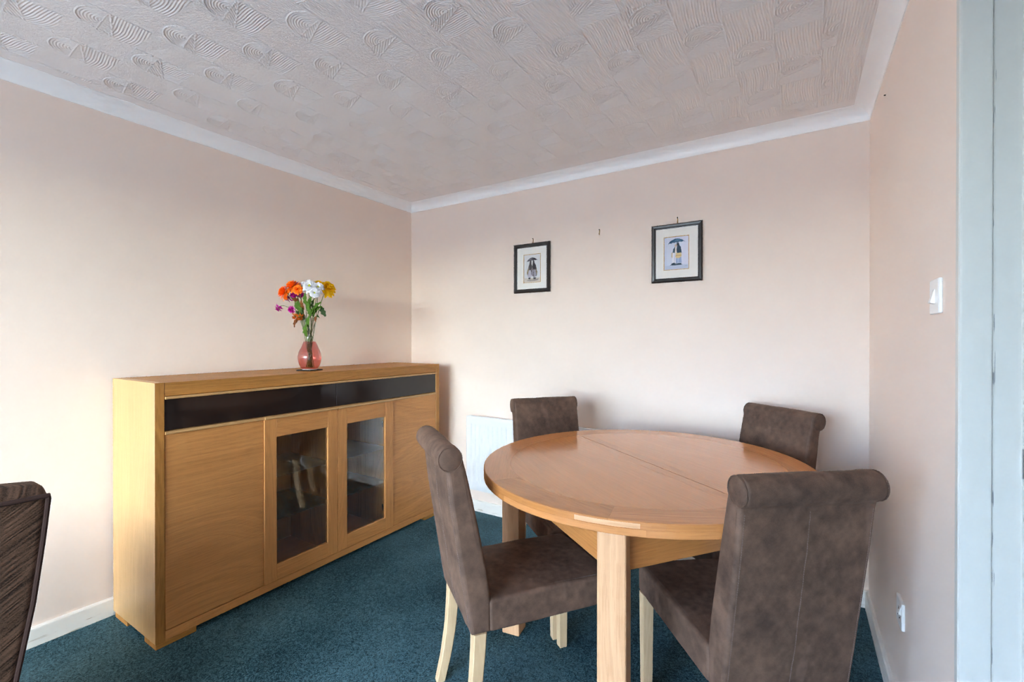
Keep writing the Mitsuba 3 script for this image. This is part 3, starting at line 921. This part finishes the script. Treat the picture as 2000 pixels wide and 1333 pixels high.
def picture(name_label, x0, x1, z0, z1, fw_, print_rect, art, group):
    k = thing('framed_picture', name_label, 'picture')
    D = 0.018
    fp = [(0, 0), (0, -D * 0.7), (fw_ * 0.25, -D), (fw_ * 0.7, -D * 0.92), (fw_ * 0.85, -D * 0.6), (fw_, -D * 0.55), (fw_, 0)]
    corners = [((x0, z0), (1, 1)), ((x1, z0), (-1, 1)), ((x1, z1), (-1, -1)), ((x0, z1), (1, -1))]
    bars = []
    for i in range(4):
        (pa, da), (pb, db) = corners[i], corners[(i + 1) % 4]
        v = [(pa[0] + da[0] * d, y - 0.004, pa[1] + da[1] * d) for d, y in fp] + [(pb[0] + db[0] * d, y - 0.004, pb[1] + db[1] * d) for d, y in fp]
        c = cap(np.array(fp))
        m = trimesh.Trimesh(np.array(v), np.vstack([grid_faces(2, len(fp), True), c, c[:, ::-1] + len(fp)]), process=False)
        trimesh.repair.fix_normals(m)
        bars.append(m)
    obj('frame', cat(*bars), 'mat_frame', k, smooth=25)
    px0, px1, pz0, pz1 = print_rect
    g = 0.0035
    obj('backing', bx(x0 + 0.003, x1 - 0.003, -0.005, -0.001, z0 + 0.003, z1 - 0.003, 0), 'mat_black', k)
    obj('mount', cat(*[bx(a, b, -0.0105, -0.0085, c, d, 0) for a, b, c, d in ((x0 + fw_ * .8, px0 - g, z0 + fw_ * .8, z1 - fw_ * .8), (px1 + g, x1 - fw_ * .8, z0 + fw_ * .8, z1 - fw_ * .8), (px0 - g, px1 + g, z0 + fw_ * .8, pz0 - g), (px0 - g, px1 + g, pz1 + g, z1 - fw_ * .8))]), 'mat_mat', k)
    obj('fillet', cat(*[bx(a, b, -0.0112, -0.0075, c, d, 0.0004) for a, b, c, d in ((px0 - g, px0, pz0 - g, pz1 + g), (px1, px1 + g, pz0 - g, pz1 + g), (px0, px1, pz0 - g, pz0), (px0, px1, pz1, pz1 + g))]), 'mat_gold', k, label='thin gilt border around the print')
    w, h = px1 - px0, pz1 - pz0
    m, col = poly_mesh([([(a * w, b * h) for a, b in pts], c) for pts, c in art])
    m.apply_translation((px0, -0.0080, pz0))
    scene[k + '__print'] = mikit.ply(m, 'mat_print', color=col)
    return k


R4 = lambda a, b, c, d: [(a, b), (c, b), (c, d), (a, d)]
random.seed(9)
art1 = [(R4(0, 0, 1, 1), (212, 214, 216)), (R4(0, 0, 1, 0.16), (204, 196, 186)),
        (el(0.52, 0.07, 0.36, 0.035), (168, 160, 154)),
        ([(0.20, 0.34), (0.27, 0.56), (0.36, 0.72), (0.46, 0.72), (0.50, 0.56), (0.47, 0.30), (0.40, 0.20), (0.24, 0.22)], (104, 98, 98)),
        ([(0.50, 0.56), (0.55, 0.72), (0.64, 0.72), (0.74, 0.58), (0.82, 0.36), (0.78, 0.22), (0.60, 0.18), (0.50, 0.28)], (86, 80, 82)),
        ([(0.25, 0.24), (0.29, 0.44), (0.42, 0.44), (0.46, 0.22), (0.38, 0.17), (0.28, 0.18)], (182, 180, 190)),
        ([(0.46, 0.26), (0.49, 0.44), (0.58, 0.44), (0.56, 0.22), (0.50, 0.20)], (146, 142, 156)),
        ([(0.60, 0.20), (0.60, 0.46), (0.73, 0.44), (0.76, 0.22), (0.68, 0.18)], (160, 158, 170)),
        ([(0.17, 0.36), (0.26, 0.52), (0.30, 0.46), (0.22, 0.26)], (150, 134, 104)), ([(0.74, 0.50), (0.82, 0.34), (0.80, 0.24), (0.72, 0.38)], (140, 124, 96)),
        (el(0.41, 0.735, 0.055, 0.05), (70, 66, 70)), (el(0.59, 0.735, 0.055, 0.05), (66, 62, 66)),
        ([(0.33, 0.62), (0.40, 0.70), (0.48, 0.64), (0.46, 0.48), (0.36, 0.46)], (72, 68, 72)), ([(0.55, 0.62), (0.60, 0.70), (0.70, 0.62), (0.70, 0.48), (0.56, 0.48)], (64, 60, 66)),
        (R4(0.28, 0.12, 0.40, 0.17), (58, 56, 62)), (R4(0.58, 0.11, 0.74, 0.165), (54, 52, 58)), ([(0.56, 0.06), (0.90, 0.10), (0.90, 0.115), (0.60, 0.085)], (120, 108, 104)),
        (umbrella(0.50, 0.755, 0.34, 0.14, 0.05), (74, 72, 80)), (umbrella(0.42, 0.79, 0.14, 0.085, 0.12, 2), (112, 110, 118)), (umbrella(0.66, 0.79, 0.12, 0.07, 0.0, 2), (52, 50, 58))]
art2 = [(R4(0, 0, 1, 1), (206, 212, 228)), (R4(0, 0, 1, 0.13), (190, 198, 216)), (R4(0.72, 0.14, 1, 1), (212, 214, 230)), (R4(0, 0.14, 0.10, 1), (198, 206, 226)),
        (el(0.50, 0.14, 0.26, 0.025), (116, 128, 142)),
        ([(0.32, 0.20), (0.34, 0.52), (0.46, 0.55), (0.48, 0.19)], (226, 226, 234)), ([(0.48, 0.19), (0.50, 0.42), (0.70, 0.42), (0.72, 0.20)], (150, 168, 200)),
        ([(0.40, 0.18), (0.42, 0.46), (0.45, 0.46), (0.44, 0.18)], (196, 200, 216)), ([(0.55, 0.19), (0.56, 0.38), (0.60, 0.38), (0.60, 0.19)], (176, 190, 214)),
        ([(0.34, 0.52), (0.38, 0.64), (0.46, 0.70), (0.54, 0.60), (0.50, 0.50)], (70, 88, 100)),
        ([(0.52, 0.52), (0.54, 0.70), (0.60, 0.76), (0.68, 0.68), (0.72, 0.50), (0.60, 0.46)], (58, 78, 96)),
        ([(0.44, 0.50), (0.52, 0.50), (0.50, 0.70), (0.46, 0.72)], (222, 214, 204)),
        ([(0.46, 0.38), (0.48, 0.50), (0.70, 0.50), (0.72, 0.40), (0.64, 0.34), (0.52, 0.34)], (214, 196, 152)), ([(0.30, 0.38), (0.30, 0.52), (0.34, 0.52), (0.34, 0.36)], (188, 164, 118)),
        ([(0.46, 0.41), (0.71, 0.41), (0.72, 0.43), (0.47, 0.43)], (178, 156, 112)),
        (el(0.48, 0.735, 0.045, 0.038), (206, 178, 156)), (el(0.57, 0.77, 0.05, 0.042), (54, 58, 66)), (R4(0.30, 0.14, 0.47, 0.185), (50, 70, 84)), (R4(0.50, 0.14, 0.70, 0.18), (56, 76, 92)), ([(0.34, 0.185), (0.40, 0.21), (0.46, 0.18)], (64, 84, 98)),
        (R4(0.52, 0.60, 0.535, 0.86), (60, 70, 80)), (umbrella(0.50, 0.80, 0.36, 0.145, 0.06), (62, 96, 124)), (umbrella(0.56, 0.85, 0.15, 0.085, 0.0, 2), (92, 126, 152)), (umbrella(0.28, 0.815, 0.12, 0.065, 0.35, 2), (48, 78, 104)),
        (R4(0.84, 0.085, 0.97, 0.092), (110, 122, 140))]
picture('small black framed print of two cloaked figures from behind under a grey umbrella', 1.0108, 1.2964, 1.611, 1.952, 0.026, (1.090, 1.220, 1.683, 1.874), art1, None)
picture('black framed print of an embracing couple under a blue umbrella', 1.976, 2.2595, 1.620, 1.958, 0.024, (2.049, 2.184, 1.694, 1.882), art2, None)


def hook(x, z, lab):
    k = thing('picture_hook', lab, 'hook')
    obj('nail', tube([(x, 0, z + 0.016), (x, -0.008, z + 0.0185), (x, -0.0095, z + 0.0185)], [0.0018, 0.0018, 0.0034], 8), 'mat_slot', k, smooth=30)
    obj('strap', cat(bx(x - 0.0022, x + 0.0022, -0.0016, 0, z - 0.014, z + 0.022, 0.0004), tube(bez((x, -0.0012, z - 0.012), (x, -0.012, z - 0.018), (x, -0.010, z - 0.004)), 0.0022, 6)), 'mat_brass', k)


hook(1.159, 1.966, 'small brass hook just above the print of two cloaked figures')
hook(1.644, 1.966, 'bare brass picture hook between the two framed prints')
hook(2.122, 1.974, 'small brass hook just above the print with the blue umbrella')
single('nail', cat(trimesh.creation.cylinder(0.0022, 0.008, sections=10, transform=trimesh.transformations.translation_matrix((W - 0.002, -0.462, 2.244)) @ trimesh.transformations.rotation_matrix(PI / 2, [0, 1, 0]))), 'mat_slot', 'tiny dark nail in the right wall below the coving', 'nail')

# ------------------------------------------------------------------ vase and flowers
VX, VY, VZ = 0.313, -1.14, SH
coa = thing('coaster', 'black square coaster under the vase', 'coaster')
obj('base', xf(bx(-0.05, 0.05, -0.05, 0.05, 0, 0.005, 0.001), 0.25, (VX, VY, VZ)), 'mat_black', coa)
obj('rim', xf(cat(bx(-0.05, 0.05, 0.046, 0.05, 0.005, 0.0062, 0.0003), bx(-0.05, 0.05, -0.05, -0.046, 0.005, 0.0062, 0.0003), bx(-0.05, -0.046, -0.046, 0.046, 0.005, 0.0062, 0.0003), bx(0.046, 0.05, -0.046, 0.046, 0.005, 0.0062, 0.0003)), 0.25, (VX, VY, VZ)), 'mat_black', coa)
V0 = VZ + 0.0052
vz = np.array([0.0, 0.004, 0.02, 0.045, 0.07, 0.095, 0.125, 0.15, 0.172, 0.187, 0.205, 0.235, 0.27, 0.306])
vr = np.array([0.040, 0.044, 0.053, 0.062, 0.0655, 0.062, 0.050, 0.039, 0.032, 0.0300, 0.032, 0.038, 0.0450, 0.0525])
zz = np.linspace(0, 0.306, 60)
from scipy.interpolate import PchipInterpolator
rr = PchipInterpolator(vz, vr)(zz)
va = thing('vase', 'slim waisted glass vase holding pink water on the sideboard', 'vase')
shell = lathe(np.vstack([[[0.0003, 0]], np.column_stack([rr, zz])]), 56)
shell.apply_translation((VX, VY, V0))
obj('body', shell, 'mat_vase_glass', va, smooth=40)
wz = np.linspace(0.006, 0.163, 34)
wr = PchipInterpolator(vz, vr)(wz) - 0.0018
wat = lathe(np.vstack([[[0.0003, 0.006]], np.column_stack([wr, wz]), [[0.0003, 0.163]]]), 56)
wat.apply_translation((VX, VY, V0))
obj('water', wat, 'mat_pink_water', va, smooth=40, label='pink water')
th = np.linspace(0, 2 * PI, 57)
ringm = tube(np.column_stack([VX + 0.0525 * np.cos(th), VY + 0.0525 * np.sin(th), np.full(57, V0 + 0.306)]), 0.0014, 6)
obj('rim', ringm, 'mat_vase_glass', va, smooth=40)
obj('base', lathe(np.array([(0.0003, 0.0), (0.038, 0.0), (0.041, 0.002), (0.040, 0.0045), (0.0003, 0.0052)]), 40).apply_translation((VX, VY, V0 + 0.0002)), 'mat_white', va, smooth=30, label='thick pale glass foot')


def petalcol(name, a, b):
    ca, cb = C3(srgb(*a)), C3(srgb(*b))

    def fn(p, n, uv):
        return mix(ca, cb, dr.clip(noise(p.x * 240, p.y * 240, p.z * 240) * 1.2 - 0.1, 0, 1))
    mat(name, principled(proc(fn), 0.7, 0.2))


petalcol('mat_petal_orange', (244, 104, 16), (255, 150, 40))
petalcol('mat_petal_magenta', (150, 12, 112), (206, 40, 160))
petalcol('mat_petal_white', (212, 212, 220), (238, 238, 238))
petalcol('mat_petal_yellow', (222, 170, 8), (250, 214, 40))
petalcol('mat_petal_wilted', (150, 66, 20), (226, 116, 30))
petalcol('mat_stem', (66, 88, 34), (120, 132, 70))
petalcol('mat_leaf', (56, 88, 26), (84, 116, 36))
petalcol('mat_leaf_dark', (36, 54, 24), (50, 70, 32))
petalcol('mat_leaf_dead', (84, 46, 24), (130, 74, 34))
petalcol('mat_flower_eye', (150, 160, 40), (190, 190, 80))


def petal(L, wd, rise, curl, rng):
    """A strap petal from the origin along +x with a curl: a thin closed sheet, 5 x 3 points a side."""
    t = np.linspace(0, 1, 5)
    top = []
    for ti in t:
        wdt = wd * (0.45 + 1.1 * ti - 1.05 * ti ** 3.5)
        zc = rise * L * ti + curl * L * ti * ti
        for s in (-1, 0, 1):
            top.append((L * ti, s * wdt, zc + (0.18 * wdt if s else 0)))
    top = np.array(top)
    return top


PF = grid_faces(5, 3)


def bloom(radius, layers, per, cup, seed, axis, centre, wd=0.13, droop=0.0):
    """A many-petalled flower head: rings of petals, steeper towards the middle."""
    rng = np.random.default_rng(seed)
    V, Fs, n = [], [], 0
    for l in range(layers):
        q = l / max(1, layers - 1)
        tilt = droop + cup * (-0.12 + 1.5 * q)
        L = radius * (1.0 - 0.45 * q)
        for k in range(per):
            a = 2 * PI * (k + 0.5 * (l % 2)) / per + rng.normal(0, 0.1)
            P = petal(L * rng.uniform(0.86, 1.05), radius * wd, 0.0, 0.12 - 0.3 * (1 - q), rng)
            el_ = tilt + rng.normal(0, 0.09)
            c, s = math.cos(el_), math.sin(el_)
            P = np.column_stack([P[:, 0] * c - P[:, 2] * s, P[:, 1], P[:, 0] * s + P[:, 2] * c + radius * 0.10 * q])
            c, s = math.cos(a), math.sin(a)
            P = np.column_stack([P[:, 0] * c - P[:, 1] * s, P[:, 0] * s + P[:, 1] * c, P[:, 2]])
            V.append(P)
            Fs.append(PF + n)
            n += len(P)
    m = trimesh.Trimesh(np.vstack(V), np.vstack(Fs), process=False)
    R = trimesh.geometry.align_vectors([0, 0, 1], np.asarray(axis, float) / np.linalg.norm(axis))
    m.apply_transform(R)
    m.apply_translation(centre)
    return m


def leaf(base, tip, width, bend, lobes=3):
    """A lobed chrysanthemum leaf as a folded sheet."""
    base, tip = np.asarray(base, float), np.asarray(tip, float)
    d = tip - base
    L = np.linalg.norm(d)
    u = d / L
    s = np.cross(u, [0.2, -0.8, 0.5])
    s /= np.linalg.norm(s)
    nrm = np.cross(s, u)
    rows = []
    for t in np.linspace(0, 1, 25):
        w = 1.25 * width * (math.sin(PI * min(1, t * 0.92 + 0.04)) ** 0.7) * (0.86 + 0.20 * math.cos(2 * PI * lobes * t))
        mid = base + d * t + nrm * bend * L * math.sin(PI * t)
        rows += [mid - s * w + nrm * 0.25 * w, mid, mid + s * w + nrm * 0.25 * w]
    return trimesh.Trimesh(np.array(rows), grid_faces(25, 3), process=False)


# image directions at the vase: e1 = to the right in the picture, e2 = towards the camera
E1 = np.array([math.cos(YAW), math.sin(YAW), 0])
E2 = np.array([math.sin(YAW), -math.cos(YAW), 0])
VC = np.array([VX, VY, 0])
SCL = 0.00297


def at(px, py, near=0.0):
    """A place in the bouquet: px, py in hundredths of its drawing (right, up from the vase's foot), near = towards the viewer."""
    return VC + E1 * (px - 604.5) * SCL + E2 * near + np.array([0, 0, 1.106 + (724 - py) * SCL])


specs = [  # name, label, petals, centre, near, axis (right, near, up), radius, layers, per, cup
    ('orange', 'large orange chrysanthemum at the outer left of the bouquet', 562, 573, 0.03, (-0.75, 0.5, 0.35), 0.044, 5, 15, 0.95),
    ('orange', 'large orange chrysanthemum beside the white ones, high on the left', 577, 562, 0.03, (-0.4, 0.45, 0.75), 0.042, 5, 15, 0.95),
    ('orange', 'smaller orange chrysanthemum hanging below the white flowers', 591, 568, 0.06, (0.15, 0.75, 0.15), 0.026, 4, 12, 0.8),
    ('magenta', 'magenta flower peeping out at the top behind the orange ones', 568, 558, -0.04, (-0.5, 0.1, 0.8), 0.036, 3, 14, 0.5),
    ('magenta', 'magenta flower just below the outermost orange bloom', 561, 581, -0.01, (-0.6, 0.3, -0.4), 0.026, 3, 14, 0.6),
    ('magenta', 'magenta flower hanging between the stems under the small orange bloom', 578, 577, 0.03, (-0.2, 0.5, -0.6), 0.019, 3, 12, 0.9),
    ('magenta', 'narrow magenta flower half hidden behind the stems', 587, 576, 0.0, (0.3, 0.3, -0.6), 0.018, 3, 10, 1.1),
    ('magenta', 'drooping magenta flower on a long stem far out on the left', 548, 602, 0.02, (-0.45, 0.35, -0.85), 0.020, 4, 14, 1.45),
    ('magenta', 'small magenta flower against the stems above the vase rim', 577, 606, 0.05, (-0.5, 0.7, -0.2), 0.019, 3, 12, 0.9),
    ('white', 'white chrysanthemum next to the orange blooms', 595, 560, 0.01, (-0.2, 0.6, 0.6), 0.036, 4, 16, 0.8),
    ('white', 'white chrysanthemum at the top of the bouquet', 606, 557, 0.02, (0.1, 0.55, 0.8), 0.036, 4, 16, 0.7),
    ('white', 'white chrysanthemum with a greenish eye in the middle of the bouquet', 614, 562, 0.06, (0.15, 0.85, 0.4), 0.038, 4, 16, 0.55),
    ('white', 'white chrysanthemum beside the large yellow one', 628, 564, 0.05, (0.4, 0.75, 0.45), 0.036, 4, 16, 0.6),
    ('white', 'lowest white chrysanthemum, hanging over the leaves on the right', 625, 574, 0.07, (0.2, 0.8, -0.15), 0.030, 4, 14, 0.6),
    ('yellow', 'yellow chrysanthemum half hidden behind the white ones at the top', 617, 556, -0.04, (0.15, 0.1, 0.95), 0.040, 5, 16, 0.8),
    ('yellow', 'large yellow chrysanthemum at the outer right of the bouquet', 639, 564, 0.0, (0.7, 0.4, 0.55), 0.050, 5, 18, 0.75),
    ('wilted', 'wilted orange flower drooping over the left of the vase rim', 585, 619, 0.055, (-0.25, 0.4, -0.85), 0.022, 3, 9, 1.2),
    ('wilted', 'wilted orange flower hanging over the front of the vase rim', 595, 620, 0.065, (0.1, 0.35, -0.9), 0.026, 3, 9, 1.25),
]
rngf = np.random.default_rng(12)
neck = VC + np.array([0, 0, V0 + 0.187])
for i, (colr, lab, px, py, near, ax, rad_, lay, per, cup) in enumerate(specs):
    c = at(px, py, near)
    axis = E1 * ax[0] + E2 * ax[1] + np.array([0, 0, 1]) * ax[2]
    axis /= np.linalg.norm(axis)
    k = thing({'wilted': 'wilted_flower'}.get(colr, colr + '_flower'), lab, 'flower')
    obj('petals', bloom(rad_ * {'orange': 1.22, 'magenta': 1.32, 'yellow': 1.12, 'white': 1.14}.get(colr, 1.1), lay + 1, per + 2, cup, i + 3, axis, c, wd={'white': 0.15, 'wilted': 0.18, 'magenta': 0.20}.get(colr, 0.19)), 'mat_petal_' + colr, k, smooth=True)
    if colr in ('white', 'magenta'):
        ey = trimesh.creation.icosphere(2, rad_ * 0.22)
        ey.apply_transform(trimesh.transformations.scale_matrix(1.0))
        ey.apply_translation(c + axis * rad_ * 0.22)
        obj('eye', ey, 'mat_flower_eye', k, smooth=True, label='greenish yellow eye')
    cal = trimesh.creation.icosphere(2, rad_ * 0.28)
    cal.apply_translation(c - axis * rad_ * 0.10)
    obj('calyx', cal, 'mat_stem', k, smooth=True)
    j = rngf.normal(0, 0.011, 2)
    nk = neck + np.array([np.clip(j[0], -0.019, 0.019), np.clip(j[1], -0.019, 0.019), 0])
    low = VC + np.array([rngf.uniform(-0.02, 0.02), rngf.uniform(-0.02, 0.02), V0 + 0.012])
    top = c - axis * rad_ * 0.25
    rim = nk + (top - nk) * 0.0
    out = top - nk
    rm = nk + np.array([0, 0, 0.125])
    rad2 = np.array([out[0], out[1]])
    rl = np.linalg.norm(rad2)
    rm[:2] += rad2 / max(rl, 1e-6) * min(0.043, rl * 0.6)
    mid = rm + (top - rm) * 0.55 + np.array([0, 0, 0.03 if colr != 'wilted' else 0.05])
    if px == 548:
        mid = at(556, 590, 0.02)
        top = c - axis * rad_ * 0.3
    pts = np.vstack([bez(low, (low + nk) / 2, nk, 6), bez(nk, nk + (rm - nk) * 0.6, rm, 6)[1:], bez(rm, mid, top, 10)[1:]])
    obj('stem', tube(pts, np.linspace(0.0019, 0.0016, len(pts)), 6), 'mat_stem', k, smooth=True)
    # leaves on some stems
    LV = {2: [((588, 590), (579, 584), 0.010, 'mat_leaf_dead'), ((594, 604), (588, 589), 0.010, 'mat_leaf')],
          9: [((599, 606), (596, 588), 0.012, 'mat_leaf_dead')],
          10: [((606, 600), (604, 574), 0.013, 'mat_leaf'), ((610, 612), (612, 586), 0.014, 'mat_leaf')],
          11: [((612, 604), (616, 580), 0.014, 'mat_leaf'), ((614, 618), (611, 600), 0.013, 'mat_leaf')],
          12: [((616, 612), (634, 592), 0.015, 'mat_leaf'), ((612, 622), (620, 602), 0.014, 'mat_leaf'), ((616, 606), (622, 584), 0.010, 'mat_leaf_dark'), ((617, 614), (636, 600), 0.013, 'mat_leaf')],
          13: [((618, 620), (624, 600), 0.016, 'mat_leaf'), ((608, 640), (612, 618), 0.016, 'mat_leaf'), ((604, 658), (606, 634), 0.015, 'mat_leaf')],
          15: [((632, 600), (643, 619), 0.013, 'mat_leaf_dark'), ((620, 615), (628, 606), 0.011, 'mat_leaf')],
          16: [((586, 622), (583, 640), 0.009, 'mat_leaf_dead'), ((588, 622), (587, 632), 0.008, 'mat_leaf_dead')],
          3: [((598, 612), (590, 600), 0.012, 'mat_leaf'), ((600, 622), (593, 608), 0.011, 'mat_leaf')],
          7: [((598, 618), (586, 609), 0.010, 'mat_leaf_dark')],
          8: [((600, 628), (597, 606), 0.012, 'mat_leaf_dark')],
          0: [((594, 608), (583, 598), 0.010, 'mat_leaf')],
          5: [((590, 604), (584, 592), 0.010, 'mat_leaf')],
          14: [((622, 618), (624, 630), 0.007, 'mat_leaf_dead'), ((624, 616), (631, 622), 0.004, 'mat_leaf_dark')]}
    for b_, t_, w_, mm in LV.get(i, []):
        obj('leaf', leaf(at(*b_, 0.035), at(*t_, 0.05), w_, 0.12), mm, k, smooth=True)
